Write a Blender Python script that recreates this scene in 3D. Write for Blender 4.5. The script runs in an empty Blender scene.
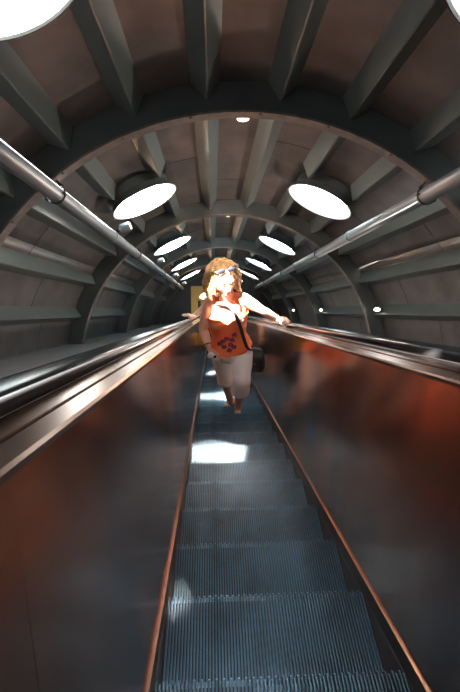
import bpy, bmesh, math, random
from mathutils import Vector, Matrix
random.seed(7)
sc = bpy.context.scene
COL = sc.collection
TH = math.radians(32.1)
CS, SN = math.cos(TH), math.sin(TH)
F = 400.0
# ------------------------------------------------------------------ frames
def S(x, d, n):                      # slope frame (across, down the slope, perpendicular) -> world
    return Vector((x, d*CS + n*SN, -d*SN + n*CS))
def cam_axes(vx=213., vy=311., roll=.012):
    a = Vector((vx-230, -(vy-346), -F)).normalized()
    n = Vector((-math.sin(roll), math.cos(roll), 0)); n = (n - a*n.dot(a)).normalized()
    return a.cross(n), n, a
CX, CN, CA = cam_axes()
W = Matrix(((1, 0, 0), (0, SN, CS), (0, CS, -SN)))          # columns X, N, D
MT = Matrix((CX, CN, CA))
ROT = W @ MT
def ray(px, py):
    return ROT @ Vector((px-230, -(py-346), -F))
def atY(px, py, Y):                  # the point of a sight line in the upright plane at world y = Y
    r = ray(px, py); return r * (Y/r.y)
cam = bpy.data.cameras.new('camera'); co = bpy.data.objects.new('camera', cam); COL.objects.link(co)
cam.sensor_fit = 'VERTICAL'; cam.sensor_height = 24; cam.lens = F/692*24; cam.clip_start = .01
co.matrix_world = ROT.to_4x4()
sc.camera = co
# ------------------------------------------------------------------ materials
def mat(name, col, rough=.5, metal=0., noise=None, bump=0., emit=None, aniso=0., spec=.5, nscale=8., stretch=None):
    m = bpy.data.materials.new(name); m.use_nodes = True
    nt = m.node_tree; b = nt.nodes['Principled BSDF']
    b.inputs['Base Color'].default_value = (*col, 1)
    b.inputs['Roughness'].default_value = rough; b.inputs['Metallic'].default_value = metal
    b.inputs['Specular IOR Level'].default_value = spec
    if aniso:
        b.inputs['Anisotropic'].default_value = aniso
        t = nt.nodes.new('ShaderNodeTangent'); t.direction_type = 'RADIAL'; t.axis = 'Y'
        nt.links.new(t.outputs[0], b.inputs['Tangent'])
    if emit:
        b.inputs['Emission Color'].default_value = (*emit[0], 1); b.inputs['Emission Strength'].default_value = emit[1]
    if noise or bump:
        tc = nt.nodes.new('ShaderNodeTexCoord'); mp = nt.nodes.new('ShaderNodeMapping')
        mp.inputs['Scale'].default_value = stretch or (1, 1, 1)
        nz = nt.nodes.new('ShaderNodeTexNoise'); nz.inputs['Scale'].default_value = nscale; nz.inputs['Detail'].default_value = 6
        nt.links.new(tc.outputs['Object'], mp.inputs[0]); nt.links.new(mp.outputs[0], nz.inputs['Vector'])
        if noise:
            r = nt.nodes.new('ShaderNodeValToRGB')
            r.color_ramp.elements[0].position = .35; r.color_ramp.elements[1].position = .68
            r.color_ramp.elements[0].color = (*noise, 1); r.color_ramp.elements[1].color = (*col, 1)
            nt.links.new(nz.outputs['Fac'], r.inputs[0]); nt.links.new(r.outputs[0], b.inputs['Base Color'])
        if bump:
            bp = nt.nodes.new('ShaderNodeBump'); bp.inputs['Strength'].default_value = bump; bp.inputs['Distance'].default_value = .01
            nt.links.new(nz.outputs['Fac'], bp.inputs['Height']); nt.links.new(bp.outputs[0], b.inputs['Normal'])
    return m
M = {}
M['skin_panel'] = mat('brown_grey_plate', (.135, .118, .112), .40, .3, noise=(.075, .068, .066), bump=.15, nscale=5)
M['rib'] = mat('grey_green_paint', (.105, .125, .124), .30, .25, noise=(.09, .108, .108), nscale=3)
M['ring'] = mat('dark_green_paint', (.085, .100, .100), .36, .25, noise=(.062, .076, .077), nscale=4)
M['flange'] = mat('worn_flange_paint', (.24, .20, .18), .35, .5, nscale=20, noise=(.15, .13, .12))
M['joint'] = mat('dark_joint', (.02, .02, .02), .8)
M['ledge'] = mat('grey_ledge_paint', (.20, .20, .20), .5, .1, noise=(.16, .16, .165), nscale=4)
M['steel'] = mat('brushed_steel_reflection_tint', (.95, .50, .33), .17, 1., aniso=.75, noise=(.42, .36, .35), nscale=1.6, stretch=(.3, 1.7, .35))  # vertical copper reflection streaks put into the steel's colour
M['deck'] = mat('satin_steel_deck', (.20, .13, .105), .27, 1., aniso=.5)
M['bead'] = mat('warm_skirt_bead', (.15, .085, .06), .35, 1.)
M['skirt'] = mat('dark_skirt', (.10, .085, .08), .45, .6)
M['rubber'] = mat('black_handrail_rubber', (.012, .012, .013), .25)
M['curb'] = mat('dark_curb', (.05, .052, .055), .5)
M['tread'] = mat('step_aluminium', (.075, .135, .185), .34, .5, noise=(.038, .066, .09), nscale=9, stretch=(1, 1, 1))
M['groove'] = mat('step_groove', (.006, .008, .010), .6, .3)
M['pipe'] = mat('grey_pipe', (.20, .22, .24), .42, .5)
M['clamp'] = mat('clamp_steel', (.05, .055, .06), .4, .7)
M['fitting'] = mat('grey_fitting', (.22, .25, .26), .35, .6)
M['white'] = mat('white_enamel', (.85, .87, .86), .45)
M['lampglow'] = mat('lamp_glow', (1, .9, .75), .4, emit=((1, .86, .68), 9.))
M['warmglow'] = mat('warm_lamp_glow', (1, .7, .5), .4, emit=((1, .72, .5), 9.))
M['gold'] = mat('ochre_panel', (.55, .33, .08), .5)
M['black'] = mat('black_paint', (.015, .016, .018), .5)
M['skin'] = mat('skin', (.72, .42, .30), .5)
M['shirt'] = mat('orange_cotton', (.90, .22, .08), .8, bump=.25, nscale=30)
M['trouser'] = mat('white_cotton', (.80, .79, .78), .85, bump=.2, nscale=25)
M['hair'] = mat('curly_blond_hair', (.62, .37, .15), .5, noise=(.34, .16, .05), nscale=40)
M['sandal'] = mat('brown_leather', (.10, .05, .03), .6)
M['bag'] = mat('black_nylon', (.018, .018, .022), .55)
M['camera'] = mat('silver_camera', (.68, .68, .70), .3, .5)
M['lens'] = mat('dark_glass', (.02, .02, .03), .1)
M['flower'] = mat('purple_thread', (.22, .02, .12), .7)
M['leaf'] = mat('green_thread', (.10, .14, .03), .7)
M['lips'] = mat('lips', (.50, .16, .13), .5)
M['eye'] = mat('eye_dark', (.05, .03, .02), .3)
M['darkcloth'] = mat('dark_cloth', (.02, .024, .032), .8)
M['yellow'] = mat('yellow_cloth', (.75, .42, .05), .8)
M['bracelet'] = mat('bracelet_bead', (.08, .05, .05), .3)
M['watch'] = mat('pale_metal', (.7, .65, .6), .25, .9)
# frosted pane: lets the sun through and glows with the sky behind it
pm = bpy.data.materials.new('frosted_sky_pane'); pm.use_nodes = True; nt = pm.node_tree
for n_ in list(nt.nodes): nt.nodes.remove(n_)
o_ = nt.nodes.new('ShaderNodeOutputMaterial'); mx = nt.nodes.new('ShaderNodeMixShader')
tr = nt.nodes.new('ShaderNodeBsdfTransparent'); em = nt.nodes.new('ShaderNodeEmission')
em.inputs[0].default_value = (.72, .93, 1., 1); em.inputs[1].default_value = 11.0
mx.inputs[0].default_value = .5
nt.links.new(tr.outputs[0], mx.inputs[1]); nt.links.new(em.outputs[0], mx.inputs[2]); nt.links.new(mx.outputs[0], o_.inputs[0])
M['pane'] = pm
# ------------------------------------------------------------------ helpers
def finish(name, bm, m, parent=None, smooth=False, mods=None):
    me = bpy.data.meshes.new(name)
    bmesh.ops.recalc_face_normals(bm, faces=bm.faces)
    bm.to_mesh(me); bm.free()
    for mm in (m if isinstance(m, (list, tuple)) else [m]): me.materials.append(mm)
    if smooth:
        for p in me.polygons: p.use_smooth = True
    o = bpy.data.objects.new(name, me); COL.objects.link(o)
    if parent is not None: o.parent = parent
    return o
def slope(o, x=0, d=0, n=0):
    o.location = S(x, d, n); o.rotation_euler = (-TH, 0, 0); return o
def empty(name, loc=(0, 0, 0), rot=(0, 0, 0)):
    o = bpy.data.objects.new(name, None); COL.objects.link(o); o.location = loc; o.rotation_euler = rot; o.empty_display_size = .1
    return o
def tag(o, label=None, cat=None, group=None, kind=None):
    if label: o['label'] = label
    if cat: o['category'] = cat
    if group: o['group'] = group
    if kind: o['kind'] = kind
    return o
def box(bm, x0, x1, y0, y1, z0, z1, mi=0):
    v = [bm.verts.new((x, y, z)) for x in (x0, x1) for y in (y0, y1) for z in (z0, z1)]
    for f in ((0, 1, 3, 2), (4, 6, 7, 5), (0, 4, 5, 1), (2, 3, 7, 6), (0, 2, 6, 4), (1, 5, 7, 3)):
        bm.faces.new([v[i] for i in f]).material_index = mi
def prism(bm, prof, y0, y1, mi=0):   # prof: (x, z) closed polygon extruded along y
    a = [bm.verts.new((x, y0, z)) for x, z in prof]; b = [bm.verts.new((x, y1, z)) for x, z in prof]
    k = len(prof)
    for i in range(k):
        bm.faces.new((a[i], a[(i+1) % k], b[(i+1) % k], b[i])).material_index = mi
    bm.faces.new(a).material_index = mi; bm.faces.new(b[::-1]).material_index = mi
def tube(bm, pts, rads, seg=12, cap=True, side=None, mi=0):
    """tapered tube; a radius may be r or (across, depth) with 'side' the across direction"""
    pts = [Vector(p) for p in pts]; rings = []
    prev = None
    for i, p in enumerate(pts):
        t = (pts[min(i+1, len(pts)-1)] - pts[max(i-1, 0)]).normalized()
        s = Vector(side) if side is not None else (prev if prev is not None else Vector((1, 0, 0)))
        u = s - t*s.dot(t)
        if u.length < .05: u = Vector((0, 1, 0)) - t*t.y
        u.normalize(); prev = u; v = t.cross(u)
        r = rads[i] if isinstance(rads, (list, tuple)) and not (len(rads) == 2 and len(pts) != 2) else rads
        a, b = r if isinstance(r, (list, tuple)) else (r, r)
        rings.append([bm.verts.new(p + u*a*math.cos(2*math.pi*k/seg) + v*b*math.sin(2*math.pi*k/seg)) for k in range(seg)])
    for i in range(len(rings)-1):
        for k in range(seg):
            bm.faces.new((rings[i][k], rings[i][(k+1) % seg], rings[i+1][(k+1) % seg], rings[i+1][k])).material_index = mi
    if cap:
        bm.faces.new(rings[0][::-1]).material_index = mi; bm.faces.new(rings[-1]).material_index = mi
    return rings
def ball(bm, c, r, seg=16, rot=None):
    r = r if isinstance(r, (list, tuple)) else (r, r, r)
    m = Matrix.Translation(Vector(c)) @ (rot.to_4x4() if rot else Matrix.Identity(4)) @ Matrix.Diagonal((*r, 1))
    bmesh.ops.create_uvsphere(bm, u_segments=seg, v_segments=seg//2+2, radius=1, matrix=m)
def remesh(o, vox, smooth=4, fac=.5):
    r = o.modifiers.new('remesh', 'REMESH'); r.mode = 'VOXEL'; r.voxel_size = vox; r.use_smooth_shade = True
    s = o.modifiers.new('smooth', 'SMOOTH'); s.iterations = smooth; s.factor = fac
    return o
# ------------------------------------------------------------------ tunnel
TX, TN = .18, -.60                  # tube axis
RI, RS, RR = 1.65, 1.82, 1.728      # ring inner edge, outer plating, rib edge
D0, SP = 2.25, 2.28                 # first ring beyond the camera, spacing
RINGS = [D0 + SP*k for k in range(-2, 5)]
DB, DE = D0 - 3*SP + .2, D0 + 4*SP  # tunnel ends
SKY = [D0 + SP*(k+.54) - (.08 if k < 0 else 0) for k in range(-3, 4)]
PHS = math.radians(26)
def P(phi, r, d=0):                 # tube-local point, phi from the crown to the right
    return Vector((TX + r*math.sin(phi), d, TN + r*math.cos(phi)))
LIM = math.radians(112)
def shell(name, p0, p1):
    bm = bmesh.new()
    hw = math.radians(10.5); ST = math.radians(3)
    cuts = [s*PHS for s in (-1, 1) if p0 <= s*PHS <= p1]
    n_ = round((p1-p0)/ST)
    phis = [p0 + (p1-p0)*i/n_ for i in range(n_+1)]
    phis = [p for p in phis if all(abs(p-c) > hw+.004 for c in cuts)]
    for c in cuts: phis += [c - hw + 2*hw*k/8 for k in range(9)]
    phis = sorted(phis)
    ds = sorted([DB, DE] + [s+q for s in SKY for q in (-.34, .34)]) if cuts else [DB, DE]
    grid = {(i, j): bm.verts.new(P(p, RS, d)) for i, p in enumerate(phis) for j, d in enumerate(ds)}
    for i in range(len(phis)-1):
        mid = (phis[i]+phis[i+1])/2
        for j in range(len(ds)-1):
            md = (ds[j]+ds[j+1])/2
            if any(abs(mid-c) < hw for c in cuts) and any(abs(md-s) < .01 for s in SKY): continue
            bm.faces.new((grid[i, j], grid[i+1, j], grid[i+1, j+1], grid[i, j+1]))
    for c in cuts:
        for s in SKY:
            per = [(math.atan2(ds[j]-s, (phis[i]-c)*RS), grid[i, j]) for i in range(len(phis)) for j in range(len(ds))
                   if abs(phis[i]-c) < hw+.001 and abs(abs(ds[j]-s)-.34) < .001]
            N = 56
            inn = [(a, bm.verts.new(P(c + .24*math.cos(a)/RS, RS, s + .24*math.sin(a)))) for a in [-math.pi + 2*math.pi*(k+.5)/N for k in range(N)]]
            per.sort(key=lambda t: t[0]); inn.sort(key=lambda t: t[0])
            i = j = 0; A, B = len(per), len(inn)
            while i < A or j < B:
                na = per[(i+1) % A][0] + (2*math.pi if i+1 >= A else 0); nb = inn[(j+1) % B][0] + (2*math.pi if j+1 >= B else 0)
                if j >= B or (i < A and na <= nb):
                    bm.faces.new((per[i % A][1], per[(i+1) % A][1], inn[j % B][1])); i += 1
                else:
                    bm.faces.new((per[i % A][1], inn[(j+1) % B][1], inn[j % B][1])); j += 1
    o = finish(name, bm, M['skin_panel'], smooth=True)
    sol = o.modifiers.new('plate', 'SOLIDIFY'); sol.thickness = .02; sol.offset = 1
    slope(o); return tag(o, kind='structure')
ceiling = shell('ceiling', -math.radians(54), math.radians(54))
wall_l = shell('wall_left', -LIM, -math.radians(53)); wall_r = shell('wall_right', math.radians(53), LIM)
# orient: solidify outwards
for o in (ceiling, wall_l, wall_r):
    me = o.data
    p = me.polygons[len(me.polygons)//2]; c = p.center
    out = Vector((c.x-TX, 0, c.z-TN))
    if p.normal.dot(out) < 0: o.modifiers['plate'].offset = -1
# ring frames
for i, d in enumerate(RINGS):
    bm = bmesh.new(); N = 76
    prof = [(RS+.005, -.012), (RI+.012, -.012), (RI+.012, -.035), (RI, -.035), (RI, .035), (RI+.012, .035), (RI+.012, .012), (RS+.005, .012)]
    rings = []
    for k in range(N+1):
        p = -LIM + 2*LIM*k/N
        rings.append([bm.verts.new(P(p, r, q)) for r, q in prof])
    for k in range(N):
        for q in range(len(prof)):
            f = bm.faces.new((rings[k][q], rings[k][(q+1) % 8], rings[k+1][(q+1) % 8], rings[k+1][q]))
            f.material_index = 1 if q in (2, 3, 4) else 0
    bm.faces.new(rings[0]); bm.faces.new(rings[-1][::-1])
    o = slope(finish('trim_%d' % (i+1), bm, [M['ring'], M['flange']]), d=d); tag(o, kind='structure')
    if 1 <= i <= 3:
        for q in range(-5, 6):
            bb = bmesh.new(); p = math.radians(13*q + 3.0)
            c = P(p, RI-.004, -.02); n_ = P(p, RI+.01, -.02)
            tube(bb, [c, n_], [.007, .007], 6)
            finish('bolt', bb, M['clamp'], o)
# V ribs running between the rings
ANG = [13*q + 6.5 for q in range(-8, 8)]
def rib_mesh(bm, phi, y0, y1):
    hb = .082/RS
    a = [P(phi-hb, RS+.004), P(phi-hb*.05, RR), P(phi+hb*.05, RR), P(phi+hb, RS+.004)]
    prism(bm, [(v.x, v.z) for v in a], y0, y1)
for i in range(len(RINGS)-1):
    d0, d1 = RINGS[i]+.0125, RINGS[i+1]-.0125
    sk = SKY[i+1]
    for a in ANG:
        if i > 3 and abs(a) > 60: continue
        bm = bmesh.new(); ph = math.radians(a)
        if abs(abs(a)-26) < 7:
            rib_mesh(bm, ph, d0, sk-.285); rib_mesh(bm, ph, sk+.285, d1)
        else: rib_mesh(bm, ph, d0, d1)
        finish('rib', bm, M['rib'], ceiling if abs(a) < 52 else (wall_l if a < 0 else wall_r))
    bm = bmesh.new()   # joints across the plates between the ribs
    for q in range(-7, 8):
        dd = d0 + (d1-d0)*(.5 + .22*math.sin(q*2.3+i))
        if abs(abs(q)-2) < .1: continue
        p0, p1 = math.radians(13*q-4.4), math.radians(13*q+4.4)
        prev = None
        for k in range(7):
            p = p0 + (p1-p0)*k/6
            v = [bm.verts.new(P(p, r, dd+e)) for r, e in ((RS-.002, 0), (RS-.002, .006), (RS+.002, .006), (RS+.002, 0))]
            if prev:
                for z in range(4): bm.faces.new((prev[z], prev[(z+1) % 4], v[(z+1) % 4], v[z]))
            else: bm.faces.new(v)
            prev = v
        bm.faces.new(prev[::-1])
    finish('panel_joint', bm, M['joint'], ceiling)
# added daylight cap behind the camera, and the far end wall
bm = bmesh.new(); N = 48
v = [bm.verts.new(P(2*math.pi*k/N, RS+.01, 0)) for k in range(N)]; bm.faces.new(v)
r = bmesh.ops.extrude_face_region(bm, geom=bm.faces[:]); bmesh.ops.translate(bm, verts=[g for g in r['geom'] if isinstance(g, bmesh.types.BMVert)], vec=(0, -.05, 0))
tag(slope(finish('back_daylight_cap', bm, M['ring']), d=DB), kind='structure')  # unseen cap added behind the camera to keep daylight out
bm = bmesh.new()
v = [bm.verts.new(P(2*math.pi*k/N, RS+.01, 0)) for k in range(N)]; bm.faces.new(v)
r = bmesh.ops.extrude_face_region(bm, geom=bm.faces[:]); bmesh.ops.translate(bm, verts=[g for g in r['geom'] if isinstance(g, bmesh.types.BMVert)], vec=(0, .05, 0))
wf = tag(slope(finish('wall_front', bm, M['black']), d=DE), kind='structure')
# ochre door at the foot, black slot in it
dr = empty('door_1', S(-.44, DE-.02, -.55), (-TH, 0, 0)); tag(dr, kind='structure')
bm = bmesh.new(); box(bm, -.17, .20, -.02, .0, -.3, 1.25); finish('door_leaf', bm, M['gold'], dr)
bm = bmesh.new(); box(bm, .02, .10, -.03, -.021, -.2, .85); finish('door_window', bm, M['black'], dr)
# ------------------------------------------------------------------ skylights
def make_skylight():
    root = empty('skylight')
    N = 56
    def cone(prof, name, m):
        bm = bmesh.new(); rr = []
        for r, z in prof: rr.append([bm.verts.new((r*math.cos(2*math.pi*k/N), r*math.sin(2*math.pi*k/N), z)) for k in range(N)])
        for i in range(len(rr)):
            j = (i+1) % len(rr)
            for k in range(N): bm.faces.new((rr[i][k], rr[i][(k+1) % N], rr[j][(k+1) % N], rr[j][k]))
        return finish(name, bm, m, root)
    cone([(.287, -.135), (.287, -.128), (.262, -.088), (.248, -.072), (.246, -.066), (.246, .019), (.240, .019), (.24, -.075), (.246, -.082), (.258, -.093), (.277, -.131)], 'reflector', M['white'])
    cone([(.291, -.136), (.291, -.126), (.267, -.086), (.254, -.066), (.254, .0), (.2475, .0), (.2475, -.066), (.250, -.0695), (.2645, -.0865), (.2885, -.1275)], 'housing', M['ring'])
    cone([(.239, .03), (.275, .03), (.275, .022), (.239, .022)], 'outer_rim', M['clamp'])
    bm = bmesh.new(); bmesh.ops.create_circle(bm, cap_ends=True, segments=N, radius=.238)
    q = bmesh.ops.extrude_face_region(bm, geom=bm.faces[:]); bmesh.ops.translate(bm, verts=[g for g in q['geom'] if isinstance(g, bmesh.types.BMVert)], vec=(0, 0, .004))
    p = finish('pane', bm, M['pane'], root); p.location = (0, 0, -.068); p['label'] = 'frosted glowing pane'
    return root
def copy_tree(o, parent=None):
    c = o.copy(); COL.objects.link(c); c.parent = parent
    for ch in list(o.children): copy_tree(ch, c)
    return c
proto = None
pl = {1: ['white rimmed skylight cut off by the top left corner', 'skylight just showing at the top right corner'],
      2: ['large round white skylight on the left, nearest wholly visible one', 'large round white skylight on the right, nearest wholly visible one'],
      3: ['second whole skylight down the left row, narrow bright ellipse', 'second whole skylight down the right row, narrow bright ellipse'],
      4: ['third whole skylight down the left row, thin bluish ellipse', 'third whole skylight down the right row, thin white ellipse'],
      5: ['smallest and farthest skylight of the left row, beside the woman’s head', 'smallest and farthest skylight of the right row, above the woman’s raised shoulder']}
for k, s in enumerate(SKY):
    for j, sg in enumerate((-1, 1)):
        if proto is None: proto = make_skylight(); o = proto
        else: o = copy_tree(proto)
        c = P(sg*PHS, RS, s)
        up = Vector((math.sin(sg*PHS), 0, math.cos(sg*PHS)))
        R = Matrix.Rotation(-TH, 4, 'X') @ Matrix.Translation(c) @ Matrix.Rotation(sg*PHS, 4, 'Y')
        o.matrix_world = R
        lab = {0: 'round skylight behind the camera', 6: 'round skylight at the far foot of the tunnel'}.get(k-0, None)
        i_ = k-1
        if i_ in pl and i_ >= 1: lab = pl[i_][j]
        elif k >= 6: lab = 'smallest and farthest skylight of the %s row' % ('left', 'right')[j]
        else: lab = 'round skylight of the %s row, behind the viewpoint, bay %s' % (('left', 'right')[j], ('nearest the upper landing', 'next to the viewer')[min(k, 1)])
        tag(o, lab, 'skylight', 'round skylights in the tunnel roof')
# ------------------------------------------------------------------ ledges beside the escalator
EC = .16                            # escalator centre line
def ledge(side, name):
    bm = bmesh.new(); a = 0.50
    xe = TX + side*math.sqrt((RS+.01)**2 - (-.34-TN)**2)
    prism(bm, [(EC + side*a, -.30), (xe, -.36), (xe, -.42), (EC + side*a, -.42)], DB, DE)
    return tag(slope(finish(name, bm, M['ledge'])), kind='structure')
ledge(-1, 'floor_left'); ledge(1, 'floor_right')
bm = bmesh.new(); prism(bm, [(TX-1.6, -1.28), (TX+1.6, -1.28), (TX+1.6, -1.34), (TX-1.6, -1.34)], DB, DE)
tag(slope(finish('floor', bm, M['black'])), kind='structure')
for side, nm in ((-1, 'baseboard_left'), (1, 'baseboard_right')):
    bm = bmesh.new(); x0, x1 = EC + side*.50, EC + side*.535
    prism(bm, [(x0, -.42), (x1, -.42), (x1, -.17), (x0, -.15)], DB, DE)
    for k in range(8): box(bm, min(x0, x1)-.001, max(x0, x1)+.002, k*1.3-.3, k*1.3-.294, -.40, -.148, 1)
    tag(slope(finish(nm, bm, [M['curb'], M['joint']])), kind='structure')
# ------------------------------------------------------------------ escalator
esc = empty('escalator', S(EC, 0, -1.0), (-TH, 0, 0))
tag(esc, 'long steel sided escalator running down the middle of the round tunnel', 'escalator')
inv = Matrix.Rotation(-TH, 4, 'X')
def lp(x, d, n): return (x-EC, d, n+1.0)
PIT = .2925; DN0 = .915; NN = -.92
run, rise = PIT*CS, PIT*SN
SW = .314                           # half width of a step
def step_meshes():
    bm = bmesh.new()                # in upright axes: nose at the origin, y forward (downhill), z up
    # deck under the grooves and curved riser below
    pr = [(-run-.02, -.006), (-.006, -.006), (-.004, -.02)]
    for k in range(7):
        a = k/6; pr.append((-.004 - .05*a*a, -.02 - (rise+.02)*a))
    pr += [(-.07, -rise-.02), (-.07, -.03), (-run-.02, -.03)]
    a_ = [bm.verts.new((-SW, y, z)) for y, z in pr]; b_ = [bm.verts.new((SW, y, z)) for y, z in pr]
    for i in range(len(pr)): bm.faces.new((a_[i], a_[(i+1) % len(pr)], b_[(i+1) % len(pr)], b_[i]))
    bm.faces.new(a_[::-1]); bm.faces.new(b_)
    base = finish('step_body', bm, M['groove'])
    bm = bmesh.new(); NC = 68
    for i in range(NC):
        x = -SW + .004 + (2*SW-.008)*i/(NC-1); w = .0023
        tip = .010 if i % 2 == 0 else .004
        up = .003 if i % 2 == 0 else 0
        prof = [(-run-.015, -.007), (-run-.015, .004), (-.02, .004), (tip-.004, .004+up), (tip, .001), (tip-.002, -.03), (tip-.05, -rise), (tip-.062, -rise), (-.006, -.03), (-.02, -.007)]
        a_ = [bm.verts.new((x-w, y, z)) for y, z in prof]; b_ = [bm.verts.new((x+w, y, z)) for y, z in prof]
        for k in range(len(prof)): bm.faces.new((a_[k], a_[(k+1) % len(prof)], b_[(k+1) % len(prof)], b_[k]))
        bm.faces.new(a_[::-1]); bm.faces.new(b_)
    cl = finish('cleats', bm, M['tread'])
    return base, cl
base, cl = step_meshes()
for k in range(-1, 30):
    if k == -1: b, c = base, cl
    else:
        b = base.copy(); c = cl.copy(); COL.objects.link(b); COL.objects.link(c)
    b.name = 'step'; b.parent = esc; c.parent = b
    b.location = lp(EC, DN0 + PIT*k, NN); b.rotation_euler = (TH, 0, 0)
    c.location = (0, 0, 0)
seams = {-1: [-1.2, .42, 1.62, 2.82, 4.02, 5.22, 6.42, 7.62, 8.82], 1: [-1.1, .1, 1.36, 2.56, 3.76, 4.96, 6.16, 7.36, 8.82]}
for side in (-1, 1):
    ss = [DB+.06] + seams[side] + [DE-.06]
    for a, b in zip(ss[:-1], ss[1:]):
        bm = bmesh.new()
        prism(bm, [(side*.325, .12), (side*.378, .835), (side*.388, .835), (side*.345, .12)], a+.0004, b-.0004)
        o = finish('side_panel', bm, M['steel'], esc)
    bm = bmesh.new(); prism(bm, [(side*.317, .075), (side*.318, .128), (side*.327, .131), (side*.335, .12), (side*.335, .075)], DB+.06, DE-.06)
    finish('skirt_bead', bm, M['bead'], esc)
    bm = bmesh.new(); prism(bm, [(side*.3165, -.32), (side*.3165, .075), (side*.335, .075), (side*.335, -.32)], DB+.06, DE-.06)
    finish('skirt_panel', bm, M['skirt'], esc)
    bm = bmesh.new()   # two stepped deck strips with a dark groove between them
    prism(bm, [(side*.374, .828), (side*.372, .838), (side*.376, .843), (side*.402, .852), (side*.402, .828)], DB+.06, DE-.06)
    prism(bm, [(side*.4055, .826), (side*.4055, .856), (side*.432, .866), (side*.432, .826)], DB+.06, DE-.06)
    finish('deck_strip', bm, M['deck'], esc)
    bm = bmesh.new()
    prism(bm, [(side*.388, .55), (side*.388, .828), (side*.434, .828), (side*.434, .872), (side*.497, .872), (side*.497, .55)], DB+.06, DE-.06)
    finish('handrail_base', bm, M['curb'], esc)
    bm = bmesh.new(); pts = []
    for k in range(24):
        t = 2*math.pi*k/24; ca, sa = math.cos(t), math.sin(t)
        pts.append((side*(.464 + .038*math.copysign(abs(ca)**.6, ca)), .882 + .019*math.copysign(abs(sa)**.7, sa)))
    prism(bm, pts, DB+.06, DE-.06)
    hr = finish('handrail', bm, M['rubber'], esc, True); hr['label'] = 'black rubber handrail'
    for q in hr.data.polygons:
        if len(q.vertices) > 8: q.use_smooth = False
# ------------------------------------------------------------------ pipes, clamps, lamps
PR = .043
for side, lab in ((-1, 'grey conduit pipe running down the left of the tunnel roof'), (1, 'grey conduit pipe running down the right of the tunnel roof')):
    c = P(side*math.radians(39.5), RI-PR-.006)
    root = empty('pipe', S(c.x, 0, c.z), (-TH, 0, 0)); tag(root, lab, 'pipe', 'roof pipes')
    del root['group']
    bm = bmesh.new(); tube(bm, [(0, DB+.06, 0), (0, DE-.06, 0)], [PR, PR], 28)
    finish('pipe_run', bm, M['pipe'], root, True)
    for d in RINGS[1:-1]:
        bm = bmesh.new()
        pts = [(1.2*PR*math.cos(t), d, 1.2*PR*math.sin(t)) for t in [math.pi*(k/14) + math.pi for k in range(15)]]
        rr = Matrix.Rotation(side*math.radians(39.5), 3, 'Y')
        pts = [rr @ Vector((-p[0], 0, p[2])) + Vector((0, d, 0)) for p in pts]
        up = rr @ Vector((0, 0, 1))
        pts = [pts[0] + up*.05] + pts + [pts[-1] + up*.05]
        tube(bm, pts, [.005]*len(pts), 8, side=(0, 1, 0))
        for e in (pts[0], pts[-1]):
            tube(bm, [e-up*.05, e-up*.035], [.012, .012], 6)
        box(bm, -PR-.015, PR+.015, d-.02, d+.02, -.002, .002)
        finish('pipe_clamp', bm, M['clamp'], root, True)
    # couplings on the run
    for k, d in enumerate(SKY[1:]):
        bm = bmesh.new(); tube(bm, [(0, d-.03, 0), (0, d+.03, 0)], [PR+.005, PR+.005], 28); finish('coupling', bm, M['fitting'], root, True)
def warm_spot(root, at, watts):     # the halogen bulb of a lamp, shining out of its mouth across the roof
    l = bpy.data.lights.new('halogen_bulb', 'SPOT'); l.energy = watts; l.color = (1, .62, .40); l.spot_size = math.radians(150); l.spot_blend = .6; l.shadow_soft_size = .03
    o = bpy.data.objects.new('halogen_bulb', l); COL.objects.link(o); o.parent = root; o.location = at
    o.rotation_euler = Vector((.9, -.15, .25)).to_track_quat('-Z', 'Y').to_euler()
nm = ['nearest', 'second', 'third', 'farthest']
for k, d in enumerate(SKY[3:7]):
    c = P(math.radians(-39.5), RI-PR-.006, d)
    root = empty('spotlight', S(c.x, d, c.z), (-TH, 0, 0))
    tag(root, 'small steel spotlight on the left pipe, %s from the viewer' % nm[k], 'spotlight', 'spotlights on the left pipe')
    bm = bmesh.new(); tube(bm, [(.036, .01, .040), (.062, .01, .06)], [.014, .014], 10); finish('bracket', bm, M['clamp'], root)
    bm = bmesh.new(); tube(bm, [(.06, -.01, .05), (.075, -.01, .06), (.14, .0, .085), (.15, .0, .088)], [.022, .036, .038, .034], 16)
    finish('lamp_housing', bm, M['fitting'], root, True)
    bm = bmesh.new(); tube(bm, [(.145, .0, .0855), (.153, .0, .0885)], [.028, .026], 16); finish('lens', bm, M['warmglow'], root, True)
    warm_spot(root, (.17, 0, .092), 26)
nm = ['nearest', 'middle', 'farthest']
for k in range(3):
    d = RINGS[2+k+1] - .20
    phi = math.radians(69.6); c = P(phi, 1.752, d)
    root = empty('wall_lamp'); root.matrix_world = Matrix.Rotation(-TH, 4, 'X') @ Matrix.Translation(c) @ Matrix.Rotation(phi, 4, 'Y')
    tag(root, 'small glowing oval lamp low on the right wall, %s of three' % nm[k], 'lamp', 'oval lamps on the right wall')
    bm = bmesh.new(); tube(bm, [(0, 0, 0), (0, 0, -.025)], [(.026, .085), (.024, .08)], 20, side=(1, 0, 0)); finish('lamp_base', bm, M['fitting'], root, True)
    bm = bmesh.new(); tube(bm, [(0, 0, -.025), (0, 0, -.04)], [(.021, .075), (.012, .06)], 20, side=(1, 0, 0)); finish('lamp_cover', bm, M['lampglow'], root, True)
    l = bpy.data.lights.new('bulb', 'SPOT'); l.spot_size = math.radians(165); l.spot_blend = .4; l.energy = (190, 40, 26)[k]; l.color = ((1, .84, .70), (.75, .92, 1), (.75, .92, 1))[k]; l.shadow_soft_size = .03
    o = bpy.data.objects.new('bulb', l); COL.objects.link(o); o.parent = root; o.location = (0, 0, -.12)
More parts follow.
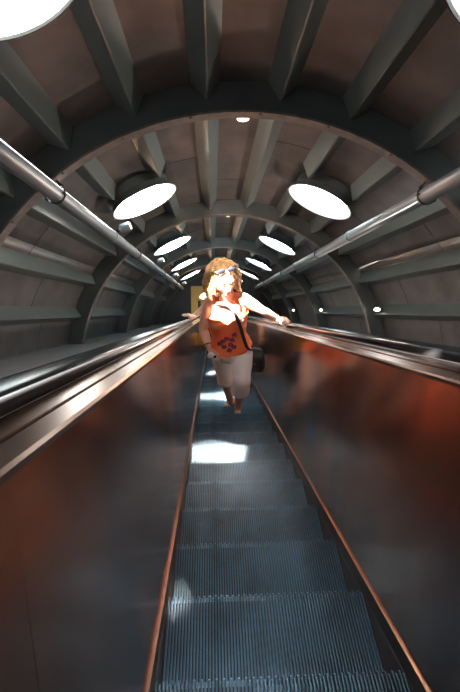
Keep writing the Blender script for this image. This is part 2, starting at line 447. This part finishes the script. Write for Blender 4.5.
aims = [(0, (-.17, 1.27, -.95), 5.0, 520), (1, (.0, 2.68, -.95), 13., 1300), (2, (.05, 4.45, -.95), 14., 700), (3, (.05, 6.1, -.95), 14., 700)]  # narrow beams added to stand in for sun patches on the steps
labs = ['added unseen downlight over the viewer, lighting the steps', 'small warm glowing downlight at the crown of the nearest ring', 'small downlight at the crown of the second ring', 'small downlight at the crown of the third ring']  # the fitting over the viewer is added, out of view
for k, aim, cone_, watts in aims:
    c = P(0, RI+.03, D0 + SP*(k-1) + .075)
    root = empty('downlight', S(c.x, c.y, c.z), (-TH, 0, 0)); tag(root, labs[k], 'lamp')
    bm = bmesh.new(); tube(bm, [(0, 0, .14), (0, 0, .02), (0, 0, .0)], [.03, .040, .044], 18); finish('lamp_housing', bm, M['clamp'], root, True)
    bm = bmesh.new(); tube(bm, [(0, 0, .0), (0, 0, -.016)], [.040, .032], 18); finish('lamp_cover', bm, M['warmglow'], root, True)
    if True:
        l = bpy.data.lights.new('bulb', 'SPOT'); l.spot_size = math.radians(172 if k else 115); l.spot_blend = .3; l.energy = (42, 44, 18, 10)[k]; l.color = ((.78, .92, 1), (1, .82, .70), (.62, .9, 1), (.6, .9, 1))[min(k, 3)]; l.shadow_soft_size = .03  # wide fill added to brighten the bays and, over the viewer, the steps
        o = bpy.data.objects.new('bulb', l); COL.objects.link(o); o.parent = root; o.location = (0, 0, -.052); o.rotation_euler = Vector((0, .45, -1)).to_track_quat('-Z', 'Y').to_euler()
    l = bpy.data.lights.new('sun_patch_spot', 'SPOT'); l.energy = watts; l.color = (1, .90, .80); l.spot_size = math.radians(cone_); l.spot_blend = .25; l.shadow_soft_size = .012  # narrow spot added to lay a sun patch on the treads
    o = bpy.data.objects.new('sun_patch_spot', l); COL.objects.link(o); o.parent = root; o.location = (0, 0, -.03)
    o.rotation_euler = (Vector(aim) - Vector((c.x, c.y, c.z-.03))).to_track_quat('-Z', 'Y').to_euler()
# ------------------------------------------------------------------ people
def lerp(a, b, t): return a + (b-a)*t
def limb(bm, pts, rads, n=4, seg=14, side=None):
    """smooth (Catmull-Rom) tapered tube through the joints"""
    P_ = [Vector(p) for p in pts]; R_ = [r if isinstance(r, (tuple, list)) else (r, r) for r in rads]
    op, orr = [], []
    for i in range(len(P_)-1):
        p0, p1, p2, p3 = P_[max(i-1, 0)], P_[i], P_[i+1], P_[min(i+2, len(P_)-1)]
        for k in range(n):
            t = k/n
            op.append(.5*((2*p1) + (p2-p0)*t + (2*p0-5*p1+4*p2-p3)*t*t + (3*p1-p0-3*p2+p3)*t**3))
            s = t*t*(3-2*t); orr.append((lerp(R_[i][0], R_[i+1][0], s), lerp(R_[i][1], R_[i+1][1], s)))
    op.append(P_[-1]); orr.append(R_[-1])
    tube(bm, op, orr, seg, side=side); return op, orr
def head(bm, c, R, k=1.0):
    """skull, jaw, nose, brow, lips and ears; R turns the face (-y local) the way it looks"""
    def L(x, y, z): return Vector(c) + R @ Vector((x*k, y*k, z*k))
    def E(x, y, z, rx, ry, rz, seg=16): ball(bm, L(x, y, z), (rx*k, ry*k, rz*k), seg, R)
    E(0, .012, .025, .073, .092, .085, 24)
    E(0, -.022, -.035, .056, .062, .072, 20)
    E(0, -.052, -.088, .026, .026, .022)                 # chin
    for s in (-1, 1):
        E(s*.038, -.048, -.030, .024, .026, .028)        # cheeks
        E(s*.030, -.072, .022, .022, .012, .008)         # brow
        E(s*.076, .012, -.008, .009, .018, .030, 12)     # ear
        E(s*.012, -.090, -.036, .009, .010, .008, 10)    # nostril
    tube(bm, [L(0, -.078, .014), L(0, -.092, -.012), L(0, -.103, -.031), L(0, -.085, -.042)], [.008*k, .010*k, .013*k, .010*k], 10)
    E(0, -.078, -.060, .022, .012, .006); E(0, -.076, -.070, .018, .012, .007)
    return L
def hand(bm, w, d, palm_n, thumb_side, curl=.5, k=1., spread=.12):
    """w wrist, d unit direction of the fingers, palm_n unit normal out of the palm"""
    d = Vector(d).normalized(); pn = Vector(palm_n); pn = (pn - d*pn.dot(d)).normalized(); s = d.cross(pn)*thumb_side
    w = Vector(w); pc = w + d*.045*k
    tube(bm, [w - d*.02*k, w + d*.015*k, w + d*.05*k, w + d*.088*k], [(.024*k, .018*k), (.028*k, .015*k), (.038*k, .014*k), (.036*k, .011*k)], 12, side=s)
    for i, ln in enumerate((.070, .078, .073, .056)):
        off = (.029 - .0195*i)*k; b = w + d*(.080 - .004*abs(i-1.2))*k + s*off
        dd = (d + s*spread*(1.2-i)*.6).normalized(); pts = [b - dd*.012*k, b]; a = 0
        for j, f in enumerate((.45, .32, .23)):
            a += curl*(.55 if j == 0 else .8)
            pts.append(pts[-1] + (dd*math.cos(a) + pn*math.sin(a))*ln*f*k)
        tube(bm, pts, [.0085*k, .0088*k, .0082*k, .0074*k, .006*k], 8)
    b = w + d*.022*k + s*.022*k
    t1 = b + (d*.5 + s*.75 + pn*.35).normalized()*.036*k; t2 = t1 + (d*.8 + s*.35 + pn*.45).normalized()*.030*k; t3 = t2 + (d*.8 + s*.0 + pn*.55).normalized()*.024*k
    tube(bm, [b - s*.01*k, t1, t2, t3], [.012*k, .011*k, .0095*k, .007*k], 8)
def foot(bm, ank, toe_dir, k=1., sole_z=None):
    t = Vector(toe_dir); t.z = 0; t.normalize(); a = Vector(ank); s = Vector((0, 0, 1)).cross(t)
    z = sole_z if sole_z is not None else a.z - .075
    def g(f, h): v = a + t*f*k; v.z = z + h*k; return v
    tube(bm, [a + Vector((0, 0, .03)), g(-.005, .06), g(.0, .035)], [(.030*k, .034*k), (.034*k, .040*k), (.03*k, .036*k)], 12)
    tube(bm, [g(-.06, .026), g(-.03, .034), g(.03, .040), g(.09, .028), g(.15, .018), g(.175, .014)], [(.022*k, .020*k), (.031*k, .030*k), (.033*k, .034*k), (.040*k, .022*k), (.040*k, .014*k), (.02*k, .010*k)], 12, side=s)
    for i in range(5):
        b = g(.16 - .012*abs(i-1)*1.0 - (.012*i), .012) + s*(.030 - .0155*i)*k
        tube(bm, [b - t*.02*k, b + t*.014*k, b + t*.026*k], [.0095*k, .009*k, .006*k], 8)
# ---- the woman coming up the escalator
k10 = DN0 + PIT*10; z10 = S(0, k10, NN).z + .004; y10 = S(0, k10, NN).y
z11 = z10 - rise; q = atY
hd = q(223.5, 278, 2.44); RH = Matrix.Rotation(math.radians(20), 3, 'Z') @ Matrix.Rotation(math.radians(10), 3, 'X') @ Matrix.Rotation(math.radians(-5), 3, 'Y')
nk = q(226, 298, 2.52); shR = q(209.5, 303, 2.51); shL = q(243.5, 299, 2.51)
ch = q(226.5, 311, 2.52); ws = q(228.5, 333, 2.58); pv = q(231.5, 350, 2.62)
hpR = q(222, 354, 2.64); hpL = q(241, 354, 2.59)
knL = q(242, 378, 2.48); anL = Vector((q(238, 405, 2.66).x, 2.66, z10 + .085))
knR = q(224.5, 373, 2.80); anR = Vector((q(230, 400, 2.90).x, 2.90, z11 + .085))
elR = q(203.5, 329, 2.53); wrR = q(208, 346, 2.44)
wrL = S(.515, 3.24, -.066); elL = q(261, 310, 2.56)
woman = empty('person', (pv.x, y10 - .1, z10)); 
tag(woman, 'person in orange embroidered sleeveless top and rolled white trousers walking up the steps', 'person')
wi = Matrix.Translation(-woman.location)
def wfin(name, bm, m, smooth=True, parent=woman):
    bmesh.ops.translate(bm, verts=bm.verts, vec=-woman.location); return finish(name, bm, m, parent, smooth)
X_ = Vector((1, 0, 0)); sh = (shL - shR).normalized(); hpx = (hpL-hpR).normalized()
bm = bmesh.new()
Lf = head(bm, hd, RH, .98)
limb(bm, [hd + Vector((.0, .03, -.05)), hd + Vector((.002, .035, -.10)), nk, nk + Vector((0, .0, -.05))], [(.05, .05), (.049, .05), (.062, .055), (.10, .07)], side=sh)
limb(bm, [nk + Vector((0, 0, -.02)), ch + Vector((0, 0, .03)), lerp(ch, ws, .45), ws, lerp(ws, pv, .5), pv, pv + Vector((0, 0, -.08))],
     [(.10, .065), (.150, .092), (.138, .098), (.122, .088), (.142, .098), (.162, .110), (.13, .09)], side=sh)
for c_, s_ in ((shR, -1), (shL, 1)): ball(bm, c_ - sh*s_*.012, (.056, .052, .055), 14)
limb(bm, [nk + Vector((-.03, 0, -.025)), shR], [.052, .046]); limb(bm, [nk + Vector((.03, 0, -.02)), shL], [.052, .046])
for s_ in (-1, 1): ball(bm, ch + sh*s_*.068 + Vector((0, -.072, -.035)), (.062, .055, .062), 16)   # bust
limb(bm, [shR, lerp(shR, elR, .5), elR, lerp(elR, wrR, .35), wrR], [.048, .044, .036, .038, .025])
limb(bm, [shL, lerp(shL, elL, .5), elL, lerp(elL, wrL, .35), wrL], [.048, .044, .036, .038, .025])
for h_, k_, a_ in ((hpR, knR, anR), (hpL, knL, anL)):
    limb(bm, [h_ + Vector((0, 0, .04)), lerp(h_, k_, .45), k_, lerp(k_, a_, .35), lerp(k_, a_, .75), a_], [.085, .076, .054, .052, .036, .030])
hd_dir = S(.66, 3.27, -.088) - wrL
hand(bm, wrL, hd_dir, (.1, .1, -1), -1, .33, .98)
fd = (q(212.5, 357, 2.40) - wrR).normalized()
hand(bm, wrR, fd, (.75, .1, -.1), 1, .75, .98)
foot(bm, anL, (-.06, -1, 0), .96, z10 + .002); foot(bm, anR, (-.65, -.75, 0), .96, z11 + .002)
body = remesh(wfin('body', bm, M['skin']), .0052, 3)
# face details
bm = bmesh.new()
for s in (-1, 1): ball(bm, Lf(s*.030, -.076, .004), (.0125, .006, .0065), 12, RH)
wfin('eyes', bm, M['eye'])
bm = bmesh.new(); ball(bm, Lf(0, -.086, -.060), (.021, .006, .0045), 12, RH); ball(bm, Lf(0, -.084, -.068), (.017, .006, .005), 12, RH)
wfin('lips', bm, M['lips'])
# hair: a cap and curly locks to the shoulders
bm = bmesh.new()
ball(bm, Lf(0, .026, .036), (.083, .090, .080), 24, RH); ball(bm, Lf(0, .070, -.03), (.078, .052, .10), 20, RH)
rnd = random.Random(3)
for i in range(150):
    a = rnd.uniform(-1.0, math.pi+1.0); el = rnd.uniform(.05, 1.0)
    # root on the cap; a runs round the back from one temple to the other
    x, y = math.cos(a), math.sin(a)
    if y < -.35 and el < .6: y = -.35
    rt = Vector((.073*x*math.sqrt(1-el*el*.8), .022 + .080*y*math.sqrt(1-el*el*.8), .045 + .066*el))
    ln = rnd.uniform(.13, .23); out = Vector((x*.9 + rnd.uniform(-.2, .2), max(y, -.1)*.7 + rnd.uniform(-.1, .2), 0))
    pts = []; ph = rnd.uniform(0, 6.3); fr = rnd.uniform(45, 70); am = rnd.uniform(.008, .015)
    for j in range(15):
        t = j/14
        c_ = rt + out*(.055*math.sin(min(t*1.6, 1.57))) + Vector((0, 0, -ln*t*t*.55 - ln*t*.5 + .02*math.sin(t*3)))
        pts.append(Lf(*(c_ + Vector((am*math.cos(ph + fr*t*ln), am*math.sin(ph + fr*t*ln), 0)))))
    tube(bm, pts, [.008 + .004*math.sin(j/14*3.1) for j in range(15)], 6)
hr_ = wfin('hair', bm, M['hair'])
# top: hem at the hips, V neck, thin straps
sp_pts = [q(229.5, 347, 2.61), lerp(ws, pv, .45), ws, lerp(ch, ws, .5), ch + Vector((0, -.004, -.01)), ch + Vector((0, 0, .045))]
sp_r = [(.185, .132), (.160, .118), (.138, .104), (.150, .122), (.160, .128), (.148, .105)]
bm = bmesh.new(); NS = 48; NR = 26; rows = []
def spv(t):
    f = t*(len(sp_pts)-1); i = min(int(f), len(sp_pts)-2); u = f-i; u2 = u*u*(3-2*u)
    return lerp(sp_pts[i], sp_pts[i+1], u), lerp(sp_r[i][0], sp_r[i+1][0], u2), lerp(sp_r[i][1], sp_r[i+1][1], u2)
for r_ in range(NR):
    row = []
    for k in range(NS):
        a = 2*math.pi*k/NS; fr = -math.sin(a)            # fr = 1 in front
        xs = math.cos(a)
        top = .80 + .20*min(1, abs(abs(xs)-.55) < .18 and 1 or 0) if fr > 0 else .90
        if fr > 0: top = .74 + .26*max(0, 1 - abs(abs(xs)-.55)/.5)
        else: top = .84 + .10*max(0, 1 - abs(abs(xs)-.5)/.4)
        t = r_/(NR-1)*top
        c_, ra, rb = spv(t)
        wr = 1 + .022*math.sin(5*a + 9*t) * (1-t) + .014*math.sin(11*a - 14*t)
        fw = Vector((0, 1, 0)); fw = (fw - sh*fw.dot(sh)).normalized()
        bust = .028*max(0, fr)*math.exp(-((t-.78)/.13)**2)*math.exp(-((abs(xs)-.5)/.35)**2)
        row.append(bm.verts.new(c_ + sh*ra*xs*wr + fw*(rb*math.sin(a)*wr - bust)))
    rows.append(row)
for r_ in range(NR-1):
    for k in range(NS): bm.faces.new((rows[r_][k], rows[r_][(k+1) % NS], rows[r_+1][(k+1) % NS], rows[r_+1][k]))
front = []
for s_ in (-1, 1):
    kk = min(range(NS), key=lambda k: abs(math.cos(2*math.pi*k/NS) - s_*.55) + (0 if math.sin(2*math.pi*k/NS) < 0 else 5))
    kb = min(range(NS), key=lambda k: abs(math.cos(2*math.pi*k/NS) - s_*.5) + (0 if math.sin(2*math.pi*k/NS) > 0 else 5))
    a0, b0 = rows[-1][kk].co.copy(), rows[-1][kb].co.copy()
    md = (shL if s_ > 0 else shR) - sh*s_*.055 + Vector((0, 0, .052))
    limb(bm, [a0 - Vector((0, 0, .01)), lerp(a0, md, .55) + Vector((0, -.022, .012)), md, lerp(b0, md, .5) + Vector((0, .02, .015)), b0], [(.022, .006), (.018, .005), (.016, .005), (.016, .005), (.018, .005)], side=sh)
top = top_ = wfin('top', bm, M['shirt']); top['label'] = 'orange sleeveless top'
so_ = top.modifiers.new('cloth', 'SOLIDIFY'); so_.thickness = .004
# embroidered flowers on the front of the top
bm = bmesh.new(); bl = bmesh.new(); rnd = random.Random(5)
def front_pt(u, t):
    a = -math.pi/2 + u; c_, ra, rb = spv(t); fw = Vector((0, 1, 0))
    return c_ + sh*ra*1.02*math.cos(a) + fw*rb*1.045*math.sin(a)
for u, t in ((-.35, .40), (-.12, .46), (.16, .42), (-.30, .28), (.05, .32), (.30, .52), (-.05, .20), (-.55, .34), (.20, .26)):
    c_ = front_pt(u, t)
    for j in range(6):
        a = j*math.pi/3; ball(bm, c_ + Vector((.013*math.cos(a), 0, .013*math.sin(a))), (.009, .004, .009), 8)
    ball(bl, c_ + Vector((.0, -.003, 0)), (.005, .004, .005), 8)
    for j in range(2):
        e = c_ + Vector((rnd.uniform(-.035, .035), 0, rnd.uniform(-.035, -.015)))
        tube(bl, [c_, lerp(c_, e, .5) + Vector((.004, -.003, 0)), e], [.002, .003, .001], 5)
wfin('embroidered_flowers', bm, M['flower'], parent=top_); wfin('embroidered_leaves', bl, M['leaf'], parent=top_)
# rolled trousers
bm = bmesh.new()
limb(bm, [lerp(ws, pv, .62), pv, pv + Vector((0, 0, -.06))], [(.160, .108), (.172, .120), (.150, .105)], side=hpx)
for h_, k_, a_ in ((hpR, knR, anR), (hpL, knL, anL)):
    cf = lerp(k_, a_, .24 if h_ is hpR else .40)
    limb(bm, [h_ + Vector((0, 0, .03)), lerp(h_, k_, .4), lerp(h_, k_, .85), k_ + Vector((0, 0, -.02)), lerp(k_, cf, .7), cf],
         [.098, .092, .076, .075, .077, .079], n=5, seg=20)
    for z_ in (.0, .035, .065): # gathered roll at the hem
        c_ = lerp(cf, k_, z_/(cf-k_).length); ax = (k_-cf).normalized()
        tube(bm, [c_ - ax*.012, c_, c_ + ax*.012], [.074, .086 - z_*.05, .074], 20)
remesh(wfin('trousers', bm, M['trouser']), .007, 3)['label'] = 'white trousers rolled below the knee'
# sandals
for a_, dr_, z_ in ((anL, (-.06, -1, 0), z10), (anR, (-.65, -.75, 0), z11)):
    bm = bmesh.new(); t = Vector(dr_).normalized(); s = Vector((0, 0, 1)).cross(t)
    def g(f, o, h): v = Vector(a_) + t*f + s*o; v.z = z_ + h; return v
    tube(bm, [g(-.075, 0, .003), g(-.04, 0, .003), g(.05, 0, .003), g(.12, 0, .003), g(.175, 0, .003), g(.188, 0, .003)], [(.018, .005), (.034, .005), (.034, .005), (.042, .005), (.036, .005), (.012, .004)], 14, side=s)
    for f, h in ((.09, .048), (.125, .036)):
        tube(bm, [g(f, -.044, .006), g(f, -.036, h*.75), g(f, 0, h), g(f, .036, h*.75), g(f, .044, .006)], [(.010, .003)]*5, 8, side=t)
    tube(bm, [g(-.05, -.036, .05), g(-.066, 0, .052), g(-.05, .036, .05), g(.02, .042, .062), g(.035, 0, .075), g(.02, -.042, .062), g(-.05, -.036, .05)], [.004]*7, 6)
    wfin('sandal', bm, M['sandal'])
# bracelets
for c_, dv, m_ in ((lerp(wrR, elR, .12), (elR-wrR).normalized(), 'bracelet'), (lerp(wrL, elL, .10), (elL-wrL).normalized(), 'watch')):
    bm = bmesh.new(); u = dv.cross(Vector((0, 1, .3))).normalized(); v = dv.cross(u)
    tube(bm, [c_ + (u*math.cos(t) + v*math.sin(t))*.032 for t in [2*math.pi*k/24 for k in range(25)]], [.005]*25, 6)
    wfin('bracelet', bm, M[m_])
# things she carries: each of its own
def glasses():
    root = empty('sunglasses', Lf(0, -.035, .10)); tag(root, 'dark sunglasses pushed up on the curly hair of the person in orange', 'sunglasses')
    def f(nm, bm, m):
        bmesh.ops.translate(bm, verts=bm.verts, vec=-root.location); return finish(nm, bm, m, root, True)
    for s in (-1, 1):
        bm = bmesh.new(); ball(bm, Lf(s*.035, -.060, .107), (.030, .009, .021), 14, RH); f('lens', bm, M['lens'])
        bm = bmesh.new(); tube(bm, [Lf(s*.064, -.055, .107), Lf(s*.088, -.02, .09), Lf(s*.093, .04, .06)], [.004]*3, 6); f('temple', bm, M['black'])
    bm = bmesh.new(); tube(bm, [Lf(-.01, -.066, .111), Lf(0, -.069, .113), Lf(.01, -.066, .111)], [.004]*3, 6); f('bridge', bm, M['black'])
glasses()
cp = q(213.2, 355.5, 2.385)
cm = empty('compact_camera', cp, (math.radians(-20), math.radians(28), math.radians(12)))
tag(cm, 'small silver compact camera held in the lowered hand', 'camera')
bm = bmesh.new(); box(bm, -.044, .044, -.011, .011, -.028, .028); bmesh.ops.bevel(bm, geom=bm.edges[:], offset=.006, segments=3, affect='EDGES'); finish('camera_body', bm, M['camera'], cm, True)
bm = bmesh.new(); tube(bm, [(.008, -.010, -.002), (.008, -.020, -.002)], [.019, .017], 20); b_ = finish('lens_barrel', bm, M['camera'], cm)
bm = bmesh.new(); tube(bm, [(.008, -.0185, -.002), (.008, -.0215, -.002)], [.012, .011], 20); finish('lens_glass', bm, M['lens'], b_)
bm = bmesh.new(); box(bm, -.034, -.020, -.0125, -.0105, .012, .022); finish('flash', bm, M['white'], cm)
bm = bmesh.new(); tube(bm, [(-.043, 0, -.01), (-.052, 0, -.06), (-.045, 0, -.13), (-.02, 0, -.19), (-.012, 0, -.12), (-.043, 0, -.012)], [.002]*6, 6); finish('wrist_strap', bm, M['black'], cm)
bg = q(256, 358, 2.60)
bag = empty('shoulder_bag', bg, (0, 0, math.radians(-12))); tag(bag, 'black shoulder bag hanging at the hip beside the white trousers', 'bag')
bm = bmesh.new()
for z_, a_, b_ in ((0, 0, 0),):
    tube(bm, [(0, 0, -.13), (0, 0, -.125), (0, 0, -.06), (0, 0, .03), (0, 0, .09), (0, 0, .10)], [(.05, .02), (.075, .04), (.082, .048), (.070, .040), (.048, .026), (.02, .01)], 24, side=(1, 0, 0))
finish('bag_body', bm, M['bag'], bag, True)
bm = bmesh.new(); tube(bm, [(0, -.030, .085), (0, -.050, .03), (0, -.053, -.02), (0, -.050, -.03)], [(.045, .004), (.066, .005), (.070, .005), (.055, .004)], 16, side=(1, 0, 0)); finish('flap', bm, M['bag'], bag, True)
bm = bmesh.new(); ball(bm, (0, -.058, -.018), (.007, .004, .007), 10); finish('buckle', bm, M['watch'], bag)
Ri = Matrix.Rotation(math.radians(12), 3, 'Z')
spt = [Ri @ (p - bg) for p in (bg + Vector((-.03, 0, .08)), q(247.5, 348, 2.46), q(243, 336, 2.41), q(238.5, 322, 2.36), q(229, 306, 2.39), shR + Vector((.045, -.07, .04)), shR + Vector((.05, -.0, .062)), shR + Vector((.06, .09, 0)), ws + Vector((.02, .14, .1)), pv + Vector((.14, .13, .1)), bg + Vector((.0, .02, .09)))]
bm = bmesh.new(); limb(bm, spt[:6], [(.013, .003)]*6, side=(1, 0, .5)); finish('bag_strap', bm, M['bag'], bag, True)
# ---- a second person far behind her, mostly hidden
def far_person():
    kk = 18; d_ = DN0 + PIT*kk; f0 = S(.17, d_, NN); z0 = f0.z + .004; y0 = f0.y - .12
    root = empty('person', (f0.x, y0, z0)); tag(root, 'person in dark clothes farther down, mostly hidden behind the person in orange', 'person')
    o = Vector((f0.x, y0, z0))
    def f(nm, bm, m, vx=None):
        ob = finish(nm, bm, m, root, True)
        if vx: remesh(ob, vx, 3)
    V = lambda x, y, z: Vector((x, y, z))
    bm = bmesh.new(); head(bm, V(0, 0, 1.52), Matrix.Identity(3), 1.)
    limb(bm, [V(0, .02, 1.48), V(0, .02, 1.38), V(0, 0, 1.25), V(0, 0, 1.0), V(0, 0, .85)], [.05, (.07, .06), (.15, .1), (.13, .09), (.15, .1)], side=(1, 0, 0))
    hw_ = S(EC-.50, d_-1.0, -.045) - o
    for s in (-1, 1):
        sh_ = V(s*.17, 0, 1.36); ball(bm, sh_, .055, 12)
        el = V(-.42, -.02, 1.10) if s < 0 else V(.24, 0, 1.08); wr = lerp(el, hw_, .85) if s < 0 else V(.22, -.12, .86)
        limb(bm, [sh_, el, wr], [.047, .037, .026])
        hand(bm, wr, (wr-el), (0, 0, -1) if s < 0 else (-1, 0, 0), 1 if s < 0 else -1, .4)
        limb(bm, [V(s*.085, 0, .85), V(s*.09, -.02, .47), V(s*.09, .02, .09)], [.08, .052, .034]); foot(bm, V(s*.09, .02, .08), (s*.1, -1, 0), 1., .002)
    f('body', bm, M['skin'], .008)
    bm = bmesh.new(); limb(bm, [V(0, 0, .88), V(0, 0, 1.05), V(0, 0, 1.25), V(0, 0, 1.37)], [(.175, .13), (.155, .12), (.17, .12), (.12, .08)], side=(1, 0, 0))
    for s in (-1, 1): limb(bm, [V(s*.13, 0, 1.35), V(s*.17, 0, 1.36), V(s*.21, 0, 1.24)], [.06, .068, .062])
    f('shirt', bm, M['darkcloth'], .01)
    yb = empty('shoulder_bag', o + V(-.33, -.06, .76)); tag(yb, 'small yellow bag hanging at the hip of the dark-clothed person farther down', 'bag')
    bm = bmesh.new(); tube(bm, [(0, 0, -.12), (0, 0, -.11), (0, 0, .06), (0, 0, .09)], [(.03, .02), (.045, .03), (.045, .03), (.02, .012)], 16, side=(1, 0, 0)); finish('bag_body', bm, M['yellow'], yb, True)
    bm = bmesh.new(); limb(bm, [(0, 0, .08), (.06, -.03, .30), (.16, -.03, .56), (.17, .08, .58)], [(.010, .003)]*4); finish('bag_strap', bm, M['bag'], yb, True)
    bm = bmesh.new(); limb(bm, [V(0, 0, .95), V(0, 0, .82)], [(.165, .12), (.17, .12)], side=(1, 0, 0))
    for s in (-1, 1): limb(bm, [V(s*.085, 0, .86), V(s*.10, -.02, .60), V(s*.10, -.02, .50)], [.090, .084, .08])
    f('shorts', bm, M['darkcloth'], .01)
    bm = bmesh.new(); ball(bm, V(0, .03, 1.565), (.085, .09, .082), 18); ball(bm, V(0, .06, 1.5), (.075, .05, .08), 14); f('hair', bm, M['black'])
far_person()
# ------------------------------------------------------------------ light
sd = Vector((.815, 1.82*CS - 1*SN, -1.82*SN - 1*CS)).normalized()
sun = bpy.data.lights.new('sun', 'SUN'); so = bpy.data.objects.new('sun', sun); COL.objects.link(so)
sun.energy = 900; sun.angle = math.radians(.6); sun.color = (1, .93, .84)
so.rotation_euler = sd.to_track_quat('-Z', 'Y').to_euler(); so.location = -sd*8
w = bpy.data.worlds.new('world'); sc.world = w; w.use_nodes = True
w.node_tree.nodes['Background'].inputs[0].default_value = (.75, .87, 1, 1)
w.node_tree.nodes['Background'].inputs[1].default_value = 6
sc.view_settings.view_transform = 'Standard'; sc.view_settings.look = 'None'
sc.view_settings.exposure = 0; sc.view_settings.gamma = 1; sc.view_settings.use_curve_mapping = False
